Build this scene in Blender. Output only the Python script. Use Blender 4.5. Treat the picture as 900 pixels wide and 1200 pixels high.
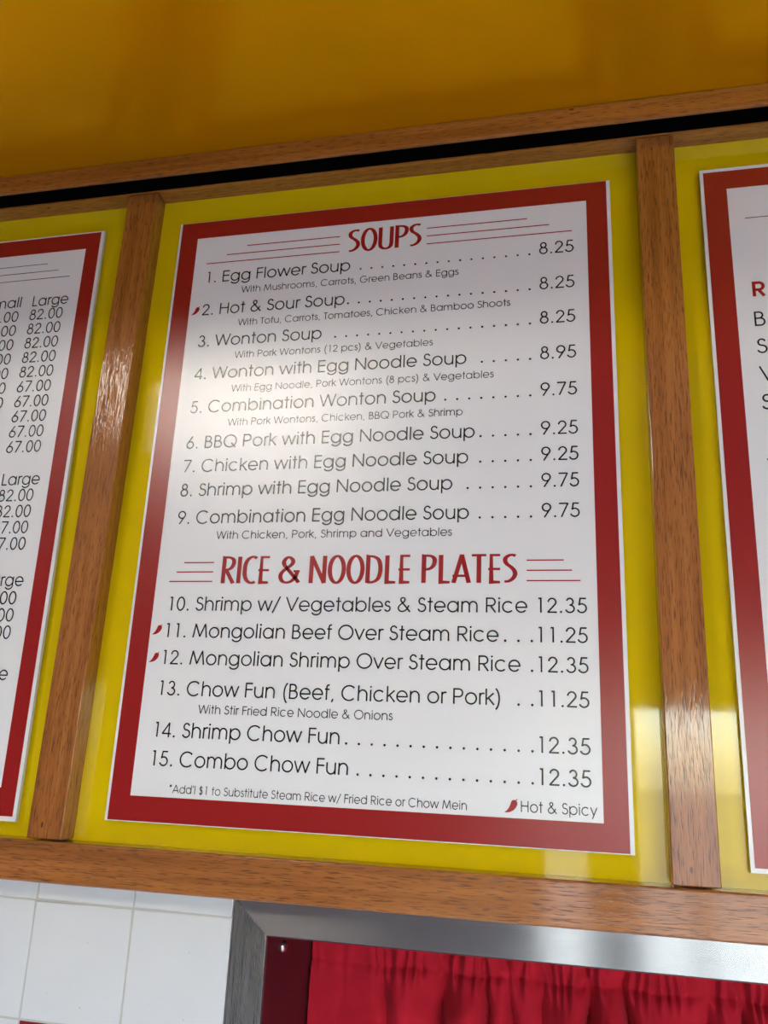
import bpy, bmesh, math, random
from mathutils import Vector, Matrix

for o in list(bpy.data.objects):
    bpy.data.objects.remove(o)
S = bpy.context.scene
COL = S.collection
random.seed(7)

# ------------------------------------------------------------------ camera
cam = bpy.data.cameras.new('camera')
cam_o = bpy.data.objects.new('camera', cam)
COL.objects.link(cam_o)
CAM = Vector((0.54811, -0.96535, -0.73587))
RX = Vector((0.975481, 0.215800, 0.043206))
RY = Vector((-0.020088, 0.282800, -0.958968))
RZ = Vector((-0.219164, 0.934588, 0.280201))
m = Matrix.Identity(4)
for i in range(3):
    m[i][0], m[i][1], m[i][2], m[i][3] = RX[i], -RY[i], -RZ[i], CAM[i]
cam_o.matrix_world = m
cam.sensor_width = 36.0
cam.lens = 981.0 * 36.0 / 1200.0
cam.clip_start = 0.02
S.camera = cam_o

# ------------------------------------------------------------------ sky, sun, exposure
w = bpy.data.worlds.new('sky')
S.world = w
w.use_nodes = True
nt = w.node_tree
nt.nodes.clear()
sky = nt.nodes.new('ShaderNodeTexSky')
sky.sky_type = 'NISHITA'
sky.sun_disc = False
sky.sun_elevation = math.radians(52)
sky.sun_rotation = math.radians(70)
sky.air_density = 1.0
sky.dust_density = 0.8
bg = nt.nodes.new('ShaderNodeBackground')
bg.inputs['Strength'].default_value = 1.2
wo = nt.nodes.new('ShaderNodeOutputWorld')
nt.links.new(sky.outputs[0], bg.inputs[0])
nt.links.new(bg.outputs[0], wo.inputs[0])

sun = bpy.data.lights.new('sun', 'SUN')
sun.energy = 80.0
sun.angle = math.radians(0.6)
sun.color = (1.0, 0.92, 0.80)
sun_o = bpy.data.objects.new('sun', sun)
COL.objects.link(sun_o)
sun_o.rotation_euler = Vector((-0.45, -0.75, -0.95)).to_track_quat('-Z', 'Y').to_euler()
sun_o.location = (3, 1, 6)

S.view_settings.view_transform = 'Standard'
S.view_settings.look = 'None'
S.view_settings.gamma = 1.0
S.view_settings.use_curve_mapping = False
S.view_settings.exposure = 1.2

# ------------------------------------------------------------------ materials
def mat(name, color, rough=0.5, metal=0.0, coat=0.0, coat_rough=0.1, spec=0.5):
    mt = bpy.data.materials.new(name)
    mt.use_nodes = True
    b = mt.node_tree.nodes['Principled BSDF']
    b.inputs['Base Color'].default_value = (*color, 1)
    b.inputs['Roughness'].default_value = rough
    b.inputs['Metallic'].default_value = metal
    b.inputs['Coat Weight'].default_value = coat
    b.inputs['Coat Roughness'].default_value = coat_rough
    b.inputs['Specular IOR Level'].default_value = spec
    return mt

def tree(mt):
    t = mt.node_tree
    return t, t.nodes['Principled BSDF']

def coords(t, scale=(1, 1, 1), out='Object'):
    tc = t.nodes.new('ShaderNodeTexCoord')
    mp = t.nodes.new('ShaderNodeMapping')
    mp.inputs['Scale'].default_value = scale
    t.links.new(tc.outputs[out], mp.inputs['Vector'])
    return mp.outputs['Vector']

def noise(t, vec, scale, detail=4, rough=0.55, dist=0.0):
    n = t.nodes.new('ShaderNodeTexNoise')
    n.inputs['Scale'].default_value = scale
    n.inputs['Detail'].default_value = detail
    n.inputs['Roughness'].default_value = rough
    n.inputs['Distortion'].default_value = dist
    t.links.new(vec, n.inputs['Vector'])
    return n.outputs['Fac']

def ramp(t, fac, stops):
    r = t.nodes.new('ShaderNodeValToRGB')
    e = r.color_ramp.elements
    while len(e) < len(stops):
        e.new(0.5)
    for k, (p, c) in enumerate(stops):
        e[k].position = p
        e[k].color = (*c, 1) if len(c) == 3 else c
    t.links.new(fac, r.inputs['Fac'])
    return r.outputs['Color']

def mix(t, a, b, fac, mode='MIX'):
    n = t.nodes.new('ShaderNodeMix')
    n.data_type = 'RGBA'
    n.blend_type = mode
    for sock, v in ((n.inputs['A'], a), (n.inputs['B'], b), (n.inputs['Factor'], fac)):
        if hasattr(v, 'is_output'):
            t.links.new(v, sock)
        elif isinstance(v, tuple):
            sock.default_value = (*v, 1)
        else:
            sock.default_value = v
    return n.outputs['Result']

def bump(t, b, height, strength, dist):
    n = t.nodes.new('ShaderNodeBump')
    n.inputs['Strength'].default_value = strength
    n.inputs['Distance'].default_value = dist
    t.links.new(height, n.inputs['Height'])
    t.links.new(n.outputs['Normal'], b.inputs['Normal'])
    return n

def wood(name, axis, seed):
    """varnished oak, grain along the given axis (0 = x, 2 = z)"""
    mt = mat(name, (0.3, 0.12, 0.03), 0.5, coat=1.0, coat_rough=0.07, spec=0.2)
    t, b = tree(mt)
    b.inputs['Coat IOR'].default_value = 1.6
    def sc(a, c):
        s = [c, c, c]
        s[axis] = a
        return tuple(s)
    broad = noise(t, coords(t, sc(1.2, 26)), 1.0, 4, 0.6, 0.25)
    col = ramp(t, broad, [(0.28, (0.25, 0.082, 0.015)), (0.5, (0.36, 0.125, 0.024)), (0.72, (0.45, 0.17, 0.040))])
    streak = noise(t, coords(t, sc(4, 160)), 1.0, 3, 0.55)
    sm = ramp(t, streak, [(0.30, (0.62, 0.55, 0.48)), (0.60, (1, 1, 1))])
    c2 = mix(t, col, sm, 0.75, 'MULTIPLY')
    pores = noise(t, coords(t, sc(55, 900)), 1.0, 2, 0.5)
    pm = ramp(t, pores, [(0.34, (0, 0, 0)), (0.46, (1, 1, 1))])
    dark = mix(t, (0.30, 0.22, 0.17), (1.0, 1.0, 1.0), pm)
    c3 = mix(t, c2, dark, 0.8, 'MULTIPLY')
    knots = noise(t, coords(t, sc(70, 110)), 1.0, 0, 0.5)
    km = ramp(t, knots, [(0.10, (0.25, 0.16, 0.12)), (0.12, (1, 1, 1))])
    c4 = mix(t, c3, km, 0.9, 'MULTIPLY')
    t.links.new(c4, b.inputs['Base Color'])
    ridge = noise(t, coords(t, sc(9, 330)), 1.0, 3, 0.6)
    h = t.nodes.new('ShaderNodeMath')
    h.operation = 'ADD'
    t.links.new(pm, h.inputs[0])
    t.links.new(ridge, h.inputs[1])
    bn = bump(t, b, h.outputs[0], 0.22, 0.0005)
    t.links.new(bn.outputs['Normal'], b.inputs['Coat Normal'])
    return mt

M = {}
M['wood_h'] = wood('oak_horizontal', 0, 1)
M['wood_v'] = wood('oak_vertical', 2, 2)

def acrylic():
    mt = mat('yellow_acrylic', (0.70, 0.50, 0.004), 0.12, spec=0.5)
    t, b = tree(mt)
    n = noise(t, coords(t), 55, 5, 0.65)
    c = ramp(t, n, [(0.3, (0.02, 0.02, 0.02)), (0.75, (0.07, 0.07, 0.07))])
    t.links.new(c, b.inputs['Roughness'])
    k = noise(t, coords(t), 6, 4, 0.6)
    t.links.new(ramp(t, k, [(0.3, (0.62, 0.46, 0.001)), (0.7, (0.69, 0.51, 0.001))]), b.inputs['Base Color'])
    return mt
M['yellow'] = acrylic()

def laminate(name, color, rough=0.26):
    mt = mat(name, color, rough, spec=0.6)
    t, b = tree(mt)
    n = noise(t, coords(t), 900, 2, 0.5)
    bump(t, b, n, 0.05, 0.0002)
    return mt
M['paper'] = laminate('laminated_white', (0.77, 0.785, 0.82))
M['red'] = laminate('laminated_red', (0.30, 0.010, 0.011))
M['ink'] = laminate('laminated_black_ink', (0.012, 0.011, 0.011))
M['redink'] = laminate('laminated_red_ink', (0.33, 0.010, 0.014))
M['foam'] = mat('foam_core', (0.62, 0.62, 0.54), 0.6)

def ochre():
    mt = mat('ochre_paint', (0.66, 0.31, 0.001), 0.22, metal=0.58, spec=0.0)
    t, b = tree(mt)
    n = noise(t, coords(t), 3.0, 5, 0.6)
    t.links.new(ramp(t, n, [(0.3, (0.62, 0.27, 0.001)), (0.7, (0.70, 0.305, 0.001))]), b.inputs['Base Color'])
    bump(t, b, noise(t, coords(t), 260, 3, 0.6), 0.12, 0.0006)
    return mt
M['ochre'] = ochre()

def ceramic(name, c1, c2):
    mt = mat(name, c1, 0.12, coat=0.3, coat_rough=0.05)
    t, b = tree(mt)
    n = noise(t, coords(t), 9, 4, 0.6)
    base = ramp(t, n, [(0.3, c1), (0.7, c2)])
    sp = noise(t, coords(t), 210, 1, 0.4)
    spm = ramp(t, sp, [(0.19, (1, 1, 1)), (0.21, (0, 0, 0))])
    t.links.new(mix(t, base, (0.12, 0.09, 0.07), spm), b.inputs['Base Color'])
    bump(t, b, noise(t, coords(t), 26, 2, 0.4), 0.10, 0.002)
    return mt
M['tile'] = ceramic('white_glazed_tile', (0.61, 0.62, 0.635), (0.65, 0.655, 0.66))
M['tile_red'] = ceramic('red_glazed_tile', (0.22, 0.015, 0.02), (0.26, 0.018, 0.025))
M['grout'] = mat('grout', (0.46, 0.44, 0.40), 0.85)

def steel(name, axis, lo, hi, aniso):
    """brushed along the given axis: reflections smear across the brushing (tangent comes from the uv map)"""
    mt = mat(name, (0.55, 0.54, 0.53), 0.3, metal=1.0)
    t, b = tree(mt)
    b.inputs['Anisotropic'].default_value = aniso
    tg = t.nodes.new('ShaderNodeTangent')
    tg.direction_type = 'UV_MAP'
    tg.uv_map = 'UVMap'
    t.links.new(tg.outputs[0], b.inputs['Tangent'])
    s = [900, 900, 900]
    s[axis] = 8
    n = noise(t, coords(t, tuple(s)), 1.0, 3, 0.6)
    t.links.new(ramp(t, n, [(0.3, (lo, lo, lo)), (0.7, (hi, hi, hi))]), b.inputs['Roughness'])
    k = noise(t, coords(t), 14, 4, 0.6)
    t.links.new(ramp(t, k, [(0.3, (0.39, 0.385, 0.38)), (0.7, (0.46, 0.455, 0.45))]), b.inputs['Base Color'])
    return mt
M['steel_h'] = steel('brushed_steel_h', 0, 0.20, 0.25, 1.0)
M['steel_v'] = steel('brushed_steel_v', 2, 0.24, 0.32, 0.35)
M['screw'] = mat('nickel', (0.55, 0.53, 0.5), 0.25, metal=1.0)

def maroon():
    mt = mat('maroon_paint', (0.11, 0.012, 0.020), 0.45)
    t, b = tree(mt)
    n = noise(t, coords(t), 420, 3, 0.6)
    t.links.new(ramp(t, n, [(0.3, (0.060, 0.006, 0.011)), (0.7, (0.085, 0.009, 0.016))]), b.inputs['Base Color'])
    bump(t, b, n, 0.2, 0.0004)
    return mt
M['maroon'] = maroon()

def fabric():
    mt = mat('red_cotton', (0.36, 0.010, 0.024), 0.85, spec=0.2)
    t, b = tree(mt)
    b.inputs['Sheen Weight'].default_value = 0.08
    b.inputs['Sheen Roughness'].default_value = 0.5
    b.inputs['Sheen Tint'].default_value = (1, 0.35, 0.4, 1)
    wv = noise(t, coords(t, (1100, 1100, 300)), 1.0, 2, 0.5)
    k = noise(t, coords(t), 30, 4, 0.6)
    t.links.new(ramp(t, k, [(0.3, (0.38, 0.005, 0.016)), (0.7, (0.47, 0.008, 0.022))]), b.inputs['Base Color'])
    bump(t, b, wv, 0.25, 0.0004)
    return mt
M['fabric'] = fabric()

def plaster(name, c1, c2, rough=0.8):
    mt = mat(name, c1, rough)
    t, b = tree(mt)
    n = noise(t, coords(t), 4, 5, 0.6)
    t.links.new(ramp(t, n, [(0.3, c1), (0.7, c2)]), b.inputs['Base Color'])
    return mt
M['wall'] = plaster('wall_paint', (0.115, 0.10, 0.085), (0.14, 0.125, 0.105))
M['high'] = plaster('high_ceiling_paint', (0.30, 0.22, 0.13), (0.34, 0.25, 0.15))
M['floor'] = plaster('floor_tile', (0.47, 0.455, 0.44), (0.53, 0.515, 0.49), 0.7)
M['ground'] = plaster('asphalt', (0.035, 0.036, 0.038), (0.05, 0.05, 0.05))
M['stucco'] = plaster('cream_stucco', (0.76, 0.73, 0.66), (0.80, 0.77, 0.70))
M['slot_shade'] = mat('slot_shade_black', (0.006, 0.005, 0.005), 0.9, spec=0.1)  # black colour stands in for the deep shade inside the gap
M['dark'] = mat('dark_aluminium', (0.06, 0.06, 0.065), 0.4, metal=0.6)

# ------------------------------------------------------------------ mesh helpers
def link(name, me, material, parent=None):
    o = bpy.data.objects.new(name, me)
    if material and not me.materials:
        me.materials.append(material)
    COL.objects.link(o)
    if parent:
        o.parent = parent
    return o

def bm_box(bm, x0, x1, y0, y1, z0, z1):
    vs = [bm.verts.new((x, y, z)) for x in (x0, x1) for y in (y0, y1) for z in (z0, z1)]
    for f in ((0, 1, 3, 2), (4, 6, 7, 5), (0, 4, 5, 1), (2, 3, 7, 6), (0, 2, 6, 4), (1, 5, 7, 3)):
        bm.faces.new([vs[i] for i in f])

def bm_mesh(bm, name, smooth=False):
    bmesh.ops.recalc_face_normals(bm, faces=bm.faces)
    me = bpy.data.meshes.new(name)
    bm.to_mesh(me)
    bm.free()
    if smooth:
        for p in me.polygons:
            p.use_smooth = True
    return me

def box_mesh(name, x0, x1, y0, y1, z0, z1, bev=0.0, seg=2):
    bm = bmesh.new()
    bm_box(bm, x0, x1, y0, y1, z0, z1)
    if bev:
        bmesh.ops.bevel(bm, geom=list(bm.edges), offset=bev, segments=seg, profile=0.5, affect='EDGES')
    return bm_mesh(bm, name)

def box(name, dims, material, parent=None, bev=0.0, seg=2):
    return link(name, box_mesh(name, *dims, bev, seg), material, parent)

def empty(name, loc=(0, 0, 0)):
    o = bpy.data.objects.new(name, None)
    o.empty_display_size = 0.05
    o.location = loc
    COL.objects.link(o)
    return o

def tag(o, label, cat, group=None):
    o['label'] = label
    o['category'] = cat
    if group:
        o['group'] = group
    return o

def struct(o, label=None):
    o['kind'] = 'structure'
    if label:
        o['label'] = label
    return o

def holed(name, x0, x1, z0, z1, y0, y1, holes, material):
    """a wall slab in the xz plane with rectangular openings"""
    xs = sorted({x0, x1, *[v for h in holes for v in h[:2]]})
    zs = sorted({z0, z1, *[v for h in holes for v in h[2:]]})
    bm = bmesh.new()
    for a, b in zip(xs, xs[1:]):
        for c, d in zip(zs, zs[1:]):
            mx, mz = (a + b) / 2, (c + d) / 2
            if any(h[0] < mx < h[1] and h[2] < mz < h[3] for h in holes):
                continue
            bm_box(bm, a, b, y0, y1, c, d)
    return link(name, bm_mesh(bm, name), material)

# ------------------------------------------------------------------ the setting
FLOOR = -2.25
OPEN = (0.211, 1.36, -1.62, -0.930)              # service window
SOF = 0.0800                                     # soffit height
struct(box('ceiling', (-3.2, 4.2, -0.64, -0.0445, SOF, SOF + 0.12), M['ochre']), 'glossy ochre soffit above the menu boards')
struct(box('wall_upper', (-3.2, 4.2, -0.66, -0.64, SOF, 6.5), M['ochre']), 'unseen ochre facade above the soffit edge, raised to block the sun')  # out of view; made this tall to keep the sun out of the courtyard
struct(box('floor', (-3.2, 4.2, -3.12, 0.30, FLOOR - 0.05, FLOOR), M['floor']), 'paved courtyard floor')
struct(holed('wall_back', -3.2, 4.2, FLOOR, 0.30, 0.012, 0.19, [OPEN], M['grout']), 'back wall with the curtained service window')
struct(box('wall_left', (-3.3, -3.2, -3.12, 0.30, FLOOR, 3.5), M['wall']), 'plain brown side wall')
struct(box('wall_right', (4.2, 4.3, -3.12, 0.30, FLOOR, 3.5), M['wall']), 'plain brown side wall')
struct(holed('wall_front', -3.2, 4.2, FLOOR, 3.5, -3.12, -3.0,
             [(-1.78, -0.60, 0.84, 1.32), (0.40, 0.58, FLOOR, -0.477), (0.80, 1.01, FLOOR, -0.477), (1.06, 3.6, FLOOR, -0.477)], M['wall']),
       'courtyard front wall with wide street openings')  # unseen; openings follow reflections, height and right opening shaped for light level
struct(box('ground', (-40, 40, -70, -3.12, FLOOR - 0.15, FLOOR - 0.05), M['ground']), 'asphalt street outside')
struct(box('wall_far', (-10.0, -0.9, -9.6, -9.0, FLOOR - 0.05, 6.2), M['stucco']), 'added sunlit cream wall across the street, source of the glare')  # unseen; added so its bright face throws glare through the high opening

# ------------------------------------------------------------------ tiled wall under the board
P_T, X_T, Z_T = 0.1255, -0.0780, -0.9155
def tile_mesh(w_, h_, mt):
    bm = bmesh.new()
    bm_box(bm, 0.0011, w_ - 0.0011, -0.001, 0.0125, 0.0011, h_ - 0.0011)
    es = [e for e in bm.edges if all(v.co.y < 0 for v in e.verts)]
    bmesh.ops.bevel(bm, geom=es, offset=0.0013, segments=3, profile=0.5, affect='EDGES')
    me = bm_mesh(bm, 'tile')
    for p in me.polygons:
        p.use_smooth = len(p.vertices) == 4 and p.area < 0.001
    me.materials.append(mt)
    return me
T_W = tile_mesh(P_T, P_T, M['tile'])
T_R = tile_mesh(P_T, P_T, M['tile_red'])
T_TOP = tile_mesh(P_T, 0.060, M['tile'])
T_END = tile_mesh(0.170 - (X_T + P_T), P_T, M['tile'])
T_END_TOP = tile_mesh(0.170 - (X_T + P_T), 0.060, M['tile'])
wallb = bpy.data.objects['wall_back']
box('grout_bed', (X_T - 7 * P_T, 0.1695, 0.0004, 0.0122, Z_T - 5 * P_T, -0.856), M['grout'], wallb)
for c in range(-7, 2):
    for r in range(0, 6):
        z = Z_T - r * P_T
        if r == 0:
            me = T_END_TOP if c == 1 else T_TOP
        elif r == 2:
            me = T_R if c % 2 == 0 else T_W
        else:
            me = T_W
        if c == 1 and r > 0:
            me = T_END
        o = link('tile', me, None, wallb)
        o.location = (X_T + c * P_T + random.uniform(-.0002, .0002), random.uniform(-.0004, .0004), z + random.uniform(-.0002, .0002))
        o.rotation_euler = (random.uniform(-.004, .004), 0, random.uniform(-.004, .004))

# ------------------------------------------------------------------ steel casing, window lining
WC = 0.041
x0, x1, z0, z1 = OPEN
x0 -= 0.0
def casing(name, quad_out, quad_in, material, parent):
    """mitred strip: outer edge a-b, inner edge d-c, face slightly raised at the outer side"""
    a, b = quad_out
    d, c = quad_in
    bm = bmesh.new()
    def v(p, y):
        return bm.verts.new((p[0], y, p[1]))
    yo, yi = -0.0030, -0.0020
    top = [v(a, yo), v(b, yo), v(c, yi), v(d, yi)]
    bot = [v(a, 0.0118), v(b, 0.0118), v(c, 0.0118), v(d, 0.0118)]
    bm.faces.new(top)
    bm.faces.new(bot[::-1])
    for i in range(4):
        j = (i + 1) % 4
        bm.faces.new((top[i], bot[i], bot[j], top[j]))
    bmesh.ops.bevel(bm, geom=[e for e in bm.edges if all(q in top for q in e.verts)], offset=0.0006, segments=2, affect='EDGES')
    me = bm_mesh(bm, name)
    uv = me.uv_layers.new(name='UVMap')
    across = 2 if 'steel_h' in material.name or material.name.endswith('_h') else 0
    for lp in me.loops:
        co = me.vertices[lp.vertex_index].co
        uv.data[lp.index].uv = (co[across], co[2 - across])
    return link(name, me, material, parent)
g = 0.0003
tr = struct(empty('trim_1', (x0, 0, z1)), 'mitred brushed steel casing around the service window')
loc = lambda p: (p[0] - x0, p[1] - z1)
O = [loc(p) for p in ((x0 - WC, z0 - WC), (x1 + WC, z0 - WC), (x1 + WC, z1 + WC - .0055), (x0 - WC, z1 + WC - .0055))]
I = [loc(p) for p in ((x0, z0), (x1, z0), (x1, z1), (x0, z1))]
casing('head_casing', ((O[3][0] + g, O[3][1]), (O[2][0], O[2][1])), ((I[3][0] + g, I[3][1]), I[2]), M['steel_h'], tr)
casing('jamb_casing', (O[0], O[3]), (I[0], I[3]), M['steel_v'], tr)
casing('jamb_casing', (O[2], O[1]), (I[2], I[1]), M['steel_v'], tr)
casing('sill_casing', (O[1], O[0]), (I[1], I[0]), M['steel_h'], tr)

win = struct(empty('window_1', (x0, 0.012, z1)), 'maroon lined service window opening')
def wb(name, a, b, c, d, e, f, mt, **k):
    return box(name, (a - x0, b - x0, c - .012, d - .012, e - z1, f - z1), mt, win, **k)
wb('jamb_lining', x0 - 0.0005, x0 + 0.0015, -0.0005, 0.205, z0, z1, M['maroon'])
wb('jamb_lining', x1 - 0.0015, x1 + 0.0005, -0.0005, 0.205, z0, z1, M['maroon'])
wb('head_lining', x0 + .0015, x1 - .0015, -0.0005, 0.205, z1 - 0.0015, z1 + 0.0005, M['maroon'])
wb('sill_board', x0 + .0015, x1 - .0015, -0.0005, 0.205, z0 - 0.0005, z0 + 0.012, M['maroon'])
wb('back_board', x0 - 0.02, x1 + 0.02, 0.205, 0.215, z0 - .02, z1 + .02, M['maroon'])
# round head screw in the jamb lining
bm = bmesh.new()
prof = [(0.0, 0.0046), (0.0025, 0.0043), (0.0048, 0.0034), (0.0065, 0.0018), (0.0070, 0.0)]
rings = []
for r_, h_ in prof:
    rings.append([bm.verts.new((h_, r_ * math.cos(2 * math.pi * k / 20), r_ * math.sin(2 * math.pi * k / 20))) for k in range(20)] if r_ > 0 else [bm.verts.new((h_, 0, 0))])
for k in range(20):
    bm.faces.new((rings[0][0], rings[1][k], rings[1][(k + 1) % 20]))
    for q in range(1, len(rings) - 1):
        bm.faces.new((rings[q][k], rings[q + 1][k], rings[q + 1][(k + 1) % 20], rings[q][(k + 1) % 20]))
sc = link('screw', bm_mesh(bm, 'screw', True), M['screw'], win)
sc.location = (0.0015, 0.056 - .012, -0.9512 - z1)
sc['label'] = 'round metal screw head'

# ------------------------------------------------------------------ gathered curtain on a rod
def fold(u):
    """fold profile along the curtain width, u in metres from its left edge"""
    k = min(1.0, max(0.0, (u - 0.045) / 0.06))
    ph = 2 * math.pi * (u / 0.050 + 0.33 * math.sin(u * 21.0 + 0.7) + 0.22 * math.sin(u * 47.0 + 1.9))
    s = 2.0 * abs(math.sin(ph / 2)) ** 0.5 - 1.0
    amp = 0.65 + 0.35 * math.sin(u * 33.0 + 2.2)
    big = 0.35 * math.sin(u * 18.0 + 2.0)
    return (0.10 + 0.90 * k) * s * amp + 0.25 * big
def pucker(u):
    return math.sin(2 * math.pi * (u / 0.0155 + 0.5 * math.sin(u * 60.0) + 0.25 * math.sin(u * 143.0)))
def curtain_mesh(width, ztop, zbot, zrod):
    nx = 620
    zs = [ztop + (zrod + 0.010 - ztop) * k / 10 for k in range(11)]
    zs += [zrod + 0.010 - 0.020 * k / 10 for k in range(1, 11)]
    zs += [zrod - 0.010 + (zbot - zrod + 0.010) * (k / 34) ** 1.5 for k in range(1, 35)]
    vs, fs = [], []
    for j, z in enumerate(zs):
        d = zrod - z
        for i in range(nx + 1):
            u = width * i / nx
            if d > 0:                                       # hanging part
                t = min(1.0, d / 0.035)
                body = 0.034 * (0.34 + 0.66 * t) * fold(u + 0.006 * math.sin(z * 30 + u * 40) * t)
                near = math.exp(-(d / 0.014) ** 2)
                fine = 0.0045 * near * pucker(u)
            else:                                           # ruffle above the rod
                t = min(1.0, -d / 0.02)
                body = 0.026 * (0.30 + 0.20 * t) * fold(u + 0.004 * math.sin(z * 160 + u * 70) * t)
                near = math.exp(-(d / 0.020) ** 2)
                fine = 0.0048 * (0.35 + 0.65 * near) * pucker(u + 0.003 * t * math.sin(u * 90))
            k = min(1.0, 0.18 + max(0.0, (u - 0.06) / 0.08))
            pinch = 0.0035 * math.exp(-(d / 0.0045) ** 2)      # stitched gather line sinks in
            y = -(body + fine * k) + pinch * (0.4 + 0.6 * k) + 0.0012 * math.sin(u * 210 + z * 120) * k
            zz = z + (0.0018 * math.sin(u * 55.0) + 0.0012 * pucker(u)) * k * (1 if abs(d) < 0.02 else 0.5)
            vs.append((u, y, zz))
    w_ = nx + 1
    for j in range(len(zs) - 1):
        for i in range(nx):
            fs.append((j * w_ + i, (j + 1) * w_ + i, (j + 1) * w_ + i + 1, j * w_ + i + 1))
    me = bpy.data.meshes.new('cloth')
    me.from_pydata(vs, [], fs)
    for p in me.polygons:
        p.use_smooth = True
    return me
CY = 0.168
cur = tag(empty('curtain', (x0 + 0.004, CY, -1.50)), 'gathered deep red cotton curtain hanging in the service window', 'curtain')
link('cloth', curtain_mesh(x1 - x0 - 0.010, 0.553, 0.0, 1.50 - 0.9857), M['fabric'], cur)
bm = bmesh.new()
bmesh.ops.create_cone(bm, cap_ends=True, segments=20, radius1=0.0035, radius2=0.0035, depth=x1 - x0 - 0.004)
rod = link('rod', bm_mesh(bm, 'rod', True), M['screw'], cur)
rod.rotation_euler = (0, math.radians(90), 0)
rod.location = ((x1 - x0) / 2 - 0.004, 0.020, 1.50 - 0.9857)

# ------------------------------------------------------------------ oak menu frame with yellow panels
YB = 0.006                       # face of the yellow panels
PF = -0.0215                     # face of the posts
fr = tag(empty('menu_board', (0.3, 0.0, -0.893)), 'varnished oak menu frame holding glossy yellow panels', 'menu board')
def fp(name, a, b, c, d, e, f, mt, **k):
    return box(name, (a - .3, b - .3, c, d, e + .893, f + .893), mt, fr, **k)
POSTS = [(-0.8170, -0.7710, 0.0), (-0.0863, -0.0403, 0.52), (0.6379, 0.6842, 0.0), (1.3650, 1.4110, 0.0)]
XL, XR = -0.83, 1.424
for a, b, tilt in POSTS:
    me = box_mesh('post', -(b - a) / 2, (b - a) / 2, PF, YB, -0.4445, 0.4445, 0.0012, 2)
    o = link('post', me, M['wood_v'], fr)
    o.location = ((a + b) / 2 - .3, 0, (-0.8462 + 0.0430) / 2 + .893)
    o.rotation_euler = (0, math.radians(tilt), 0)
    o.scale = (1, 1, (0.0430 + 0.8462) / 0.889)
fp('bottom_rail', XL, XR, -0.0270, 0.0118, -0.8930, -0.8478, M['wood_h'], bev=0.0022, seg=3)
fp('top_rail', XL, XR, PF, 0.0118, 0.0445, 0.0470, M['wood_h'])
fp('cove_trim', XL - .6, XR + .6, -0.0500, -0.0445, 0.0490, 0.0798, M['wood_h'], bev=0.0012)
sl = fp('slot_shade_sheet', XL - .6, XR + .6, 0.0090, 0.0118, 0.0475, 0.300, M['slot_shade'])  # added sheets, coloured black so the gap reads as dark shade
sl['label'] = 'added black sheet standing in for shade above the top rail'
fp('slot_shade_sheet', XL - .6, XR + .6, -0.0443, -0.0430, 0.0510, 0.300, M['slot_shade'])
fp('slot_shade_sheet', XL - .6, XR + .6, -0.0430, 0.0118, 0.2990, 0.302, M['slot_shade'])
for a, b in zip(POSTS, POSTS[1:]):
    fp('backing_panel', a[1] - 0.012, b[0] + 0.012, YB, 0.0115, -0.8478, 0.0445, M['yellow'])

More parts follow.
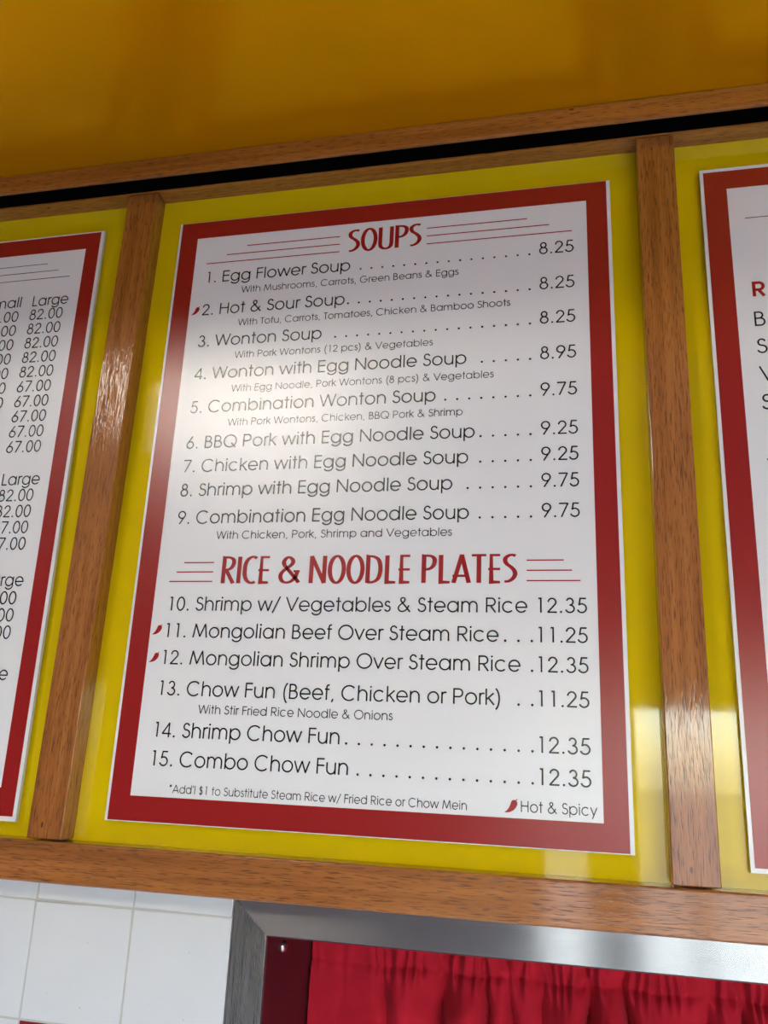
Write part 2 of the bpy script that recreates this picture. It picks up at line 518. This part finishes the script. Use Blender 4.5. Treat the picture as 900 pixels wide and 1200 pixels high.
# ------------------------------------------------------------------ lettering: a single-stroke geometric alphabet
# commands: M x y / L x y / A cx cy rx ry a0 a1 / S x y x y ... (smooth curve) / O x y r (dot)
G = {
 ' ': (277, ''), '.': (277, 'O 138 46 52'), ',': (277, 'M 165 62 L 105 -100'), "'": (200, 'M 112 740 L 92 545'),
 '/': (437, 'M 30 -90 L 405 750'), '*': (425, 'M 212 735 L 212 500 M 110 677 L 314 558 M 110 558 L 314 677'),
 '(': (369, 'A 430 280 270 520 113 247'), ')': (369, 'A -60 280 270 520 67 -67'),
 '&': (757, 'S 690 0 480 245 268 480 205 590 235 675 315 705 395 675 418 590 370 500 230 390 125 290 90 190 130 85 240 25 360 32 480 100 570 220 625 330'),
 '$': (554, 'A 277 515 140 130 20 270 A 277 205 165 180 90 -160 M 277 770 L 277 -60'),
 '0': (554, 'A 277 360 202 342 0 360'), '1': (554, 'M 195 690 L 312 690 L 312 0'),
 '2': (554, 'A 277 512 178 178 180 -33 L 78 31 L 500 31'),
 '3': (554, 'A 270 532 148 160 165 -90 A 270 197 192 175 90 -168'),
 '4': (554, 'M 398 0 L 398 690 L 45 172 L 520 172'),
 '5': (554, 'M 458 690 L 190 690 L 137 372 A 258 226 205 205 126 -162'),
 '6': (554, 'A 277 212 197 191 0 360 M 385 720 L 112 300'),
 '7': (554, 'M 58 690 L 485 690 L 165 0'), '8': (554, 'A 277 542 142 149 0 360 A 277 207 192 186 0 360'),
 '9': (554, 'A 277 508 197 191 0 360 M 169 0 L 442 420'),
 'A': (740, 'M 38 0 L 370 715 L 702 0 M 138 222 L 602 222'),
 'B': (574, 'M 95 0 L 95 690 L 262 690 A 262 538 150 152 90 -90 L 95 386 M 262 386 L 305 386 A 305 208 178 178 90 -90 L 95 31'),
 'C': (813, 'A 425 360 358 350 44 316'), 'E': (536, 'M 480 690 L 97 690 L 97 31 L 480 31 M 97 392 L 480 392'),
 'F': (485, 'M 445 690 L 97 690 L 97 0 M 97 392 L 445 392'),
 'G': (872, 'A 430 360 358 350 45 360 L 470 352'), 'H': (683, 'M 97 0 L 97 722 M 586 0 L 586 722 M 97 392 L 586 392'),
 'L': (462, 'M 97 722 L 97 31 L 425 31'), 'M': (919, 'M 82 0 L 195 700 L 459 60 L 724 700 L 837 0'),
 'N': (740, 'M 97 0 L 97 700 L 643 22 L 643 722'), 'O': (869, 'A 434 360 365 350 0 360'),
 'P': (592, 'M 97 0 L 97 690 L 330 690 A 330 512 178 178 90 -90 L 97 334'),
 'Q': (871, 'A 434 360 365 350 0 360 M 500 255 L 770 -10'),
 'R': (607, 'M 97 0 L 97 690 L 330 690 A 330 512 178 178 90 -90 L 97 334 M 285 334 L 535 0'),
 'S': (498, 'A 252 538 148 155 18 270 A 252 206 188 178 90 -166'),
 'T': (426, 'M 15 690 L 411 690 M 213 690 L 213 0'), 'V': (702, 'M 38 722 L 351 20 L 664 722'),
 'W': (960, 'M 33 722 L 248 20 L 480 700 L 712 20 L 927 722'),
 'a': (683, 'A 328 272 254 252 0 360 M 586 545 L 586 0'), 'b': (682, 'A 354 272 254 252 0 360 M 96 740 L 96 0'),
 'c': (647, 'A 330 272 256 252 42 318'), 'd': (685, 'A 330 272 254 252 0 360 M 588 740 L 588 0'),
 'e': (650, 'M 74 258 L 574 258 A 325 272 252 252 -3 322'),
 'f': (314, 'A 238 612 100 105 70 180 L 138 0 M 36 512 L 286 512'),
 'g': (673, 'A 322 272 250 252 0 360 M 576 545 L 576 0 A 331 10 245 185 0 -158'),
 'h': (610, 'M 95 740 L 95 0 M 95 300 A 305 305 210 218 180 0 L 515 0'),
 'i': (200, 'M 100 545 L 100 0 O 100 685 50'), 'k': (502, 'M 96 740 L 96 0 M 450 540 L 112 252 M 195 322 L 468 0'),
 'l': (200, 'M 100 740 L 100 0'),
 'm': (938, 'M 95 545 L 95 0 M 95 310 A 278 320 183 203 180 0 L 461 0 M 461 310 A 648 320 187 203 180 0 L 835 0'),
 'n': (610, 'M 95 545 L 95 0 M 95 300 A 305 305 210 218 180 0 L 515 0'), 'o': (655, 'A 327 272 255 252 0 360'),
 'p': (682, 'A 354 272 254 252 0 360 M 96 545 L 96 -190'), 'r': (301, 'M 95 545 L 95 0 M 95 330 A 245 350 150 172 180 62'),
 's': (388, 'A 195 408 112 115 18 270 A 195 162 132 131 90 -166'), 't': (339, 'M 170 722 L 170 0 M 38 512 L 302 512'),
 'u': (608, 'M 93 545 L 93 235 A 303 235 210 215 180 360 M 513 545 L 513 0'), 'v': (554, 'M 42 545 L 277 20 L 512 545'),
 'w': (831, 'M 32 545 L 222 20 L 415 535 L 608 20 L 799 545'), 'y': (536, 'M 42 545 L 276 22 M 496 545 L 158 -190'),
}
# condensed deco capitals for the headings (cap height 1000)
D = {
 ' ': (230, ''),
 'S': (395, 'S 335 940 270 975 170 960 85 880 70 760 120 650 215 555 300 430 320 290 265 150 160 60 50 45'),
 'O': (520, 'A 260 500 195 490 0 360'), 'U': (500, 'M 80 1000 L 80 260 S 80 260 100 120 170 35 250 15 330 35 400 120 420 260 L 420 1000'),
 'P': (440, 'M 85 0 L 85 975 S 85 975 250 965 350 890 370 760 330 600 230 500 85 475'),
 'R': (450, 'M 85 0 L 85 975 S 85 975 250 965 350 890 370 760 330 620 250 530 120 500 M 160 500 L 390 0'),
 'I': (190, 'M 95 0 L 95 1000'), 'C': (440, 'S 400 930 330 985 240 975 140 880 80 700 70 500 80 300 140 120 240 25 330 20 390 60'),
 'E': (400, 'M 340 975 L 110 975 L 110 25 L 340 25 M 30 485 L 340 485'),
 '&': (620, 'S 590 20 430 270 200 590 130 740 160 880 260 965 370 880 390 760 320 640 170 500 70 350 60 200 130 60 260 25 390 90 490 250 530 440 M 420 440 L 600 440'),
 'N': (540, 'M 80 0 L 80 980 L 450 20 L 450 1000'),
 'D': (510, 'M 85 0 L 85 975 S 85 975 250 950 380 820 430 500 380 180 250 45 85 25'),
 'L': (380, 'M 100 1000 L 100 25 L 340 25'), 'A': (510, 'M 60 0 L 270 985 L 460 0 M 30 250 L 410 250'),
 'T': (420, 'M 20 975 L 400 975 M 210 975 L 210 0'),
}

def catmull(pts, n=6):
    out = []
    for i in range(len(pts) - 1):
        p0 = pts[max(i - 1, 0)]
        p1, p2 = pts[i], pts[i + 1]
        p3 = pts[min(i + 2, len(pts) - 1)]
        for k in range(n):
            t = k / n
            out.append(tuple(0.5 * ((2 * p1[d]) + (-p0[d] + p2[d]) * t + (2 * p0[d] - 5 * p1[d] + 4 * p2[d] - p3[d]) * t * t
                                    + (-p0[d] + 3 * p1[d] - 3 * p2[d] + p3[d]) * t ** 3) for d in (0, 1)))
    out.append(pts[-1])
    return out

_cache = {}
def parse(font, ch):
    key = (id(font), ch)
    if key in _cache:
        return _cache[key]
    adv, s = font[ch]
    tk = s.split()
    paths, dots, cur_ = [], [], []
    i = 0
    def num(n):
        nonlocal i
        v = [float(q) for q in tk[i:i + n]]
        i += n
        return v
    def add(p):
        if not cur_ or (abs(cur_[-1][0] - p[0]) + abs(cur_[-1][1] - p[1])) > 0.5:
            cur_.append(tuple(p))
    while i < len(tk):
        c = tk[i]
        i += 1
        if c == 'M':
            if len(cur_) > 1:
                paths.append(cur_)
            cur_ = []
            add(num(2))
        elif c == 'L':
            add(num(2))
        elif c == 'A':
            cx, cy, rx, ry, a0, a1 = num(6)
            pts = []
            n = max(6, int(abs(a1 - a0) / 15))
            for k in range(n + 1):
                a = math.radians(a0 + (a1 - a0) * k / n)
                pts.append((cx + rx * math.cos(a), cy + ry * math.sin(a)))
            if cur_ and math.dist(cur_[-1], pts[0]) > 60:
                if len(cur_) > 1:
                    paths.append(cur_)
                cur_ = []
            for p in pts:
                add(p)
            if abs(abs(a1 - a0) - 360) < 1:
                paths.append(cur_)
                cur_ = []
        elif c == 'S':
            v = []
            while i < len(tk) and tk[i] not in 'MLASO':
                v.append(float(tk[i]))
                i += 1
            for p in catmull(list(zip(v[::2], v[1::2]))):
                add(p)
        elif c == 'O':
            dots.append(tuple(num(3)))
    if len(cur_) > 1:
        paths.append(cur_)
    _cache[key] = (adv, paths, dots)
    return _cache[key]

LEVEL = [0]
def ribbon(pts, tv, th, V, F):
    """flat stroke around a polyline; tv = width of upright strokes, th = of level ones"""
    for k in range(1, len(pts) - 1):                       # split at sharp turns, ends run a little past the corner
        (ax, ay), (bx, by), (cx, cy) = pts[k - 1:k + 2]
        l1, l2 = math.dist(pts[k - 1], pts[k]), math.dist(pts[k], pts[k + 1])
        u1, u2 = ((bx - ax) / l1, (by - ay) / l1), ((cx - bx) / l2, (cy - by) / l2)
        if u1[0] * u2[0] + u1[1] * u2[1] < -0.2:
            e = 0.18 * tv
            ribbon(pts[:k] + [(bx + u1[0] * e, by + u1[1] * e)], tv, th, V, F)
            ribbon([(bx - u2[0] * e, by - u2[1] * e)] + pts[k + 1:], tv, th, V, F)
            return
    closed = math.dist(pts[0], pts[-1]) < 1.0
    if closed:
        pts = pts[:-1]
    n = len(pts)
    left, right = [], []
    for k in range(n):
        p = pts[k]
        a = pts[(k - 1) % n] if (closed or k > 0) else None
        b = pts[(k + 1) % n] if (closed or k < n - 1) else None
        def unit(u, v):
            L_ = math.dist(u, v) or 1
            return ((v[0] - u[0]) / L_, (v[1] - u[1]) / L_)
        d1 = unit(a, p) if a else None
        d2 = unit(p, b) if b else None
        d1 = d1 or d2
        d2 = d2 or d1
        tx, ty = d1[0] + d2[0], d1[1] + d2[1]
        L_ = math.hypot(tx, ty)
        if L_ < 1e-6:
            tx, ty, L_ = d2[0], d2[1], 1
        tx, ty = tx / L_, ty / L_
        wd = math.hypot(tv * ty, th * tx) / 2
        cosv = max(0.42, abs(d1[0] * tx + d1[1] * ty))
        if cosv < 0.97:
            wd = math.hypot(tv * d1[1], th * d1[0]) / 2
        wd /= cosv
        left.append((p[0] - ty * wd, p[1] + tx * wd))
        right.append((p[0] + ty * wd, p[1] - tx * wd))
    base = len(V)
    LEVEL[0] = (LEVEL[0] + 1) % 6
    lv = LEVEL[0] * 0.00002                                # overlapping strokes lie in thin layers
    for l, r in zip(left, right):
        V.append((*l, lv))
        V.append((*r, lv))
    for k in range(n if closed else n - 1):
        q = (k + 1) % n
        F.append((base + 2 * k, base + 2 * k + 1, base + 2 * q + 1, base + 2 * q))

def text_geo(s, font, tv, th, track=0.0):
    V, F = [], []
    x = 0
    for ch in s:
        adv, paths, dots = parse(font, ch)
        for p in paths:
            ribbon([(x + a, b) for a, b in p], tv, th, V, F)
        for cx, cy, r in dots:
            b0 = len(V)
            V += [(x + cx + r * math.cos(k * math.pi / 6), cy + r * math.sin(k * math.pi / 6), 0.0) for k in range(12)]
            F.append(tuple(range(b0, b0 + 12)))
        x += adv + track
    return V, F

INK = 0.00025
def print_mesh(name, pts, faces, y):
    """flat print a quarter millimetre proud of the sheet"""
    me = bpy.data.meshes.new(name)
    vs = [(p[0], y - (p[2] if len(p) > 2 else 0.0), p[1]) for p in pts]
    bm = bmesh.new()
    bv = [bm.verts.new(v) for v in vs]
    for f in faces:
        try:
            bm.faces.new([bv[i] for i in f])
        except ValueError:
            pass
    for f in bm.faces:
        f.normal_update()
        if f.normal.y > 0:
            f.normal_flip()
    bm.to_mesh(me)
    bm.free()
    return me

def write(parent, org, y, name, s, x0_, x1_, z, size, mt, font=G, tv=78, th=75, cap=1.0):
    """one printed line from x0_ to x1_ (ink edges) with its baseline at z; None on one side = natural width"""
    V, F = text_geo(s, font, tv, th)
    xs = [v[0] for v in V]
    lo, hi = min(xs), max(xs)
    k = size / 1000.0
    if x0_ is None:
        x0_ = x1_ - (hi - lo) * k
    sx = (x1_ - x0_) / (hi - lo) if x1_ is not None else k
    pts = [(x0_ + (vx - lo) * sx - org[0], z + vy * k * cap - org[1], lv) for vx, vy, lv in V]
    return link(name, print_mesh(name, pts, F, y - INK), mt, parent)

def rule(parent, org, y, x0_, x1_, z, mt, t=0.0015):
    pts = [(x0_ - org[0], z - t / 2 - org[1]), (x1_ - org[0], z - t / 2 - org[1]), (x1_ - org[0], z + t / 2 - org[1]), (x0_ - org[0], z + t / 2 - org[1])]
    return link('rule_line', print_mesh('rule_line', pts, [(0, 1, 2, 3)], y - INK), mt, parent)

def dots_row(parent, org, y, x0_, x1_, n, z, mt, r=0.00145):
    V, F = [], []
    for k in range(n):
        cx = x0_ + (x1_ - x0_) * (k / (n - 1) if n > 1 else 0)
        b0 = len(V)
        V += [(cx + r * math.cos(q * math.pi / 6) - org[0], z + r * math.sin(q * math.pi / 6) - org[1]) for q in range(12)]
        F.append(tuple(range(b0, b0 + 12)))
    return link('leader_dots', print_mesh('leader_dots', V, F, y - INK), mt, parent)

def chili(parent, org, y, x0_, z0_, x1_, z1_, mt):
    """small pepper mark: pointed tip lower left, fat body, short curved stem upper right"""
    out = [(0.00, 0.02), (0.18, 0.01), (0.42, 0.05), (0.66, 0.17), (0.85, 0.36), (0.96, 0.58), (0.97, 0.74), (0.92, 0.84), (0.90, 0.88),
           (0.99, 0.97), (0.94, 1.00), (0.82, 0.90), (0.70, 0.92), (0.58, 0.88), (0.50, 0.76), (0.44, 0.58), (0.34, 0.36), (0.18, 0.16)]
    pts = [(x0_ + a * (x1_ - x0_) - org[0], z0_ + b * (z1_ - z0_) - org[1]) for a, b in out]
    me = print_mesh('chili_mark', pts, [tuple(range(len(pts)))], y - INK)
    o = link('chili_mark', me, mt, parent)
    o['label'] = 'small printed red chili pepper'
    return o

def sign(name, outer, red, inner, y, thick, label, tilt=0.0, pivot=None, standoff=True):
    """board with a printed red band; all rectangles are (x0, x1, z0, z1) on the board plane"""
    if pivot is None:
        pivot = ((outer[0] + outer[1]) / 2, outer[2])
    t = tag(empty(name, (pivot[0], y, pivot[1])), label, 'menu sign')
    t.rotation_euler = (0, -math.radians(tilt), 0)
    ox, oz = pivot
    bm = bmesh.new()
    bm_box(bm, outer[0] - ox, outer[1] - ox, 0, thick, outer[2] - oz, outer[3] - oz)
    me = bm_mesh(bm, 'board')
    me.materials.append(M['paper'])
    me.materials.append(M['foam'])
    for p in me.polygons:
        if p.normal.y > -0.5:
            p.material_index = 1
    link('board', me, None, t)
    if standoff:
        for px in (outer[0] + 0.05, outer[1] - 0.05):
            for pz in (outer[2] + 0.05, outer[3] - 0.05):
                box('mounting_pad', (px - .015 - ox, px + .015 - ox, thick, YB - y, pz - .015 - oz, pz + .015 - oz), M['foam'], t)
    a = [(red[0], red[2]), (red[1], red[2]), (red[1], red[3]), (red[0], red[3])]
    b = [(inner[0], inner[2]), (inner[1], inner[2]), (inner[1], inner[3]), (inner[0], inner[3])]
    pts = [(p[0] - ox, p[1] - oz) for p in a + b]
    link('red_border', print_mesh('red_border', pts, [(k, (k + 1) % 4, 4 + (k + 1) % 4, 4 + k) for k in range(4)], -INK), M['red'], t)
    return t, (ox, oz)

# ------------------------------------------------------------------ soups and noodles sign
s1, o1 = sign('menu_sign', (-0.0035, 0.6045, -0.8226, 0.0005), (0, 0.6, -0.8217, 0.0), (0.0264, 0.5741, -0.7933, -0.0272), 0.0, 0.0056,
              'white menu sign with red border listing soups, rice and noodle plates', standoff=False)
W1 = lambda *a, **k: write(s1, o1, 0.0, *a, **k)
W1('heading_text', 'SOUPS', 0.2536, 0.3569, -0.0722, 0.0345, M['redink'], font=D, tv=122, th=84)
W1('heading_text', 'RICE & NOODLE PLATES', 0.1148, 0.4846, -0.5357, 0.0342, M['redink'], font=D, tv=122, th=84)
for a, b, z in ((0.1042, 0.2417, -0.0460), (0.0745, 0.2419, -0.0581), (0.0447, 0.2420, -0.0701), (0.3638, 0.4979, -0.0460), (0.3638, 0.5264, -0.0581),
                (0.3638, 0.5553, -0.0704), (0.0623, 0.1034, -0.5088), (0.0532, 0.1034, -0.5210), (0.0444, 0.1035, -0.5332), (0.4951, 0.5376, -0.5088),
                (0.4951, 0.5468, -0.5209), (0.4951, 0.5560, -0.5331)):
    rule(s1, o1, 0.0, a, b, z, M['redink'])
SZ = 0.0241
ITEMS = [('1. Egg Flower Soup', 0.0489, 0.2589, -0.1014, '8.25', 0.2738, 16), ('2. Hot & Sour Soup', 0.0463, 0.2540, -0.1530, '8.25', 0.2589, 17),
         ('3. Wonton Soup', 0.0458, 0.2248, -0.2021, '8.25', 0.2440, 18), ('4. Wonton with Egg Noodle Soup', 0.0457, 0.4205, -0.2516, '8.95', 0.4403, 5),
         ('5. Combination Wonton Soup', 0.0455, 0.3822, -0.3013, '9.75', 0.3946, 8), ('6. BBQ Pork with Egg Noodle Soup', 0.0461, 0.4325, -0.3526, '9.25', 0.4398, 5),
         ('7. Chicken with Egg Noodle Soup', 0.0459, 0.4249, -0.3860, '9.25', 0.4397, 5), ('8. Shrimp with Egg Noodle Soup', 0.0456, 0.4060, -0.4195, '9.75', 0.4248, 6),
         ('9. Combination Egg Noodle Soup', 0.0462, 0.4268, -0.4571, '9.75', 0.4399, 5), ('10. Shrimp w/ Vegetables & Steam Rice', 0.0491, 0.4958, -0.5705, '12.35', 0, 0),
         ('11. Mongolian Beef Over Steam Rice', 0.0487, 0.4632, -0.6042, '11.25', 0.4706, 3), ('12. Mongolian Shrimp Over Steam Rice', 0.0485, 0.4879, -0.6376, '12.35', 0.5006, 1),
         ('13. Chow Fun (Beef, Chicken or Pork)', 0.0492, 0.4651, -0.6751, '11.25', 0.4856, 2), ('14. Shrimp Chow Fun', 0.0492, 0.2813, -0.7246, '12.35', 0.2894, 15),
         ('15. Combo Chow Fun', 0.0498, 0.2934, -0.7580, '12.35', 0.3047, 14)]
for s, a, b, z, pr, dx, dn in ITEMS:
    W1('dish_text', s, a, b, z, SZ, M['ink'])
    W1('price_text', pr, 0.5131 if len(pr) == 4 else 0.5083, 0.5570 if len(pr) == 4 else 0.5625, z, SZ, M['ink'])
    if dn:
        dots_row(s1, o1, 0.0, dx, 0.5006, dn, z + 0.0013, M['ink'])
for s, a, b, z, sz in (('With Mushrooms, Carrots, Green Beans & Eggs', 0.1023, 0.4082, -0.1218, 0.0140), ('With Tofu, Carrots, Tomatoes, Chicken & Bamboo Shoots', 0.1023, 0.4761, -0.1733, 0.0140),
                       ('With Pork Wontons (12 pcs) & Vegetables', 0.1021, 0.3766, -0.2228, 0.0140), ('With Egg Noodle, Pork Wontons (8 pcs) & Vegetables', 0.1024, 0.4553, -0.2728, 0.0140),
                       ('With Pork Wontons, Chicken, BBQ Pork & Shrimp', 0.1022, 0.4170, -0.3221, 0.0140), ('With Chicken, Pork, Shrimp and Vegetables', 0.1025, 0.4068, -0.4780, 0.0142),
                       ('With Stir Fried Rice Noodle & Onions', 0.1024, 0.3428, -0.6957, 0.0142), ("*Add'l $1 to Substitute Steam Rice w/ Fried Rice or Chow Mein", 0.0759, 0.4295, -0.7880, 0.0130),
                       ('Hot & Spicy', 0.4879, 0.5680, -0.7866, 0.0158)):
    W1('note_text', s, a, b, z, sz, M['ink'], tv=73, th=70)
for c in ((0.4702, -0.7881, 0.4846, -0.7735), (0.0301, -0.1515, 0.0424, -0.1382), (0.0291, -0.6012, 0.0424, -0.5879), (0.0292, -0.6356, 0.0426, -0.6225)):
    chili(s1, o1, 0.0, *c, M['redink'])

# ------------------------------------------------------------------ small / large price sign
s2, o2 = sign('menu_sign', (-0.7313, -0.1227, -0.8312, 0.0006), (-0.7265, -0.1276, -0.8257, -0.0012), (-0.7000, -0.1498, -0.7925, -0.0278), -0.004, 0.005,
              'red bordered white menu sign with columns of Small and Large prices', tilt=0.37, pivot=(-0.122, -0.41))
W2 = lambda *a, **k: write(s2, o2, 0.0, *a, **k)
for b, z in ((-0.2108, -0.0470), (-0.1905, -0.0596), (-0.1696, -0.0719)):
    rule(s2, o2, 0.0, -0.345, b, z, M['ink'], 0.0009)
ZR = [-0.1405 - 0.02318 * k for k in range(10)]
W2('column_heading_text', 'Small', None, -0.2443, -0.1172, 0.0236, M['ink'])
W2('column_heading_text', 'Large', -0.2248, -0.1656, -0.1178, 0.0236, M['ink'])
for k, z in enumerate(ZR):
    W2('price_text', '82.00' if k < 5 else '67.00', -0.2262, -0.1717, z, 0.0238, M['ink'])
    if k < 7:
        W2('price_text', '.00', None, -0.2451, z - 0.0004, 0.0238, M['ink'])
W2('column_heading_text', 'Large', -0.2240, -0.1648, -0.3973, 0.0236, M['ink'])
for k, z in enumerate((-0.4207, -0.4437, -0.4666, -0.4895)):
    W2('price_text', '82.00' if k < 2 else '67.00', -0.2255, -0.1710, z, 0.0238, M['ink'])
W2('column_heading_text', 'Large', -0.2240, -0.1648, -0.5394, 0.0236, M['ink'])
for z in (-0.5638, -0.5866, -0.6094):
    W2('price_text', '.00', None, -0.1715, z, 0.0238, M['ink'])
W2('column_heading_text', 'Large', -0.2250, -0.1658, -0.6622, 0.0236, M['ink'])

# ------------------------------------------------------------------ third sign, mostly beyond the post
s3, o3 = sign('menu_sign', (0.7152, 1.3240, -0.8315, -0.0015), (0.7192, 1.3195, -0.8268, -0.0060), (0.7458, 1.2930, -0.7990, -0.0324), -0.003, 0.005,
              'red bordered white menu sign with a bold red letter R above black initials')
W3 = lambda *a, **k: write(s3, o3, 0.0, *a, **k)
rule(s3, o3, 0.0, 0.7643, 0.8050, -0.0772, M['ink'], 0.0009)
W3('heading_text', 'R', 0.7651, 0.7797, -0.1868, 0.0265, M['redink'], tv=150, th=135)
for ch, z in (('B', -0.2263), ('S', -0.2620), ('V', -0.2978), ('S', -0.3335), ('V', -0.4125)):
    W3('dish_text', ch, 0.7645, None, z, 0.0262, M['ink'])
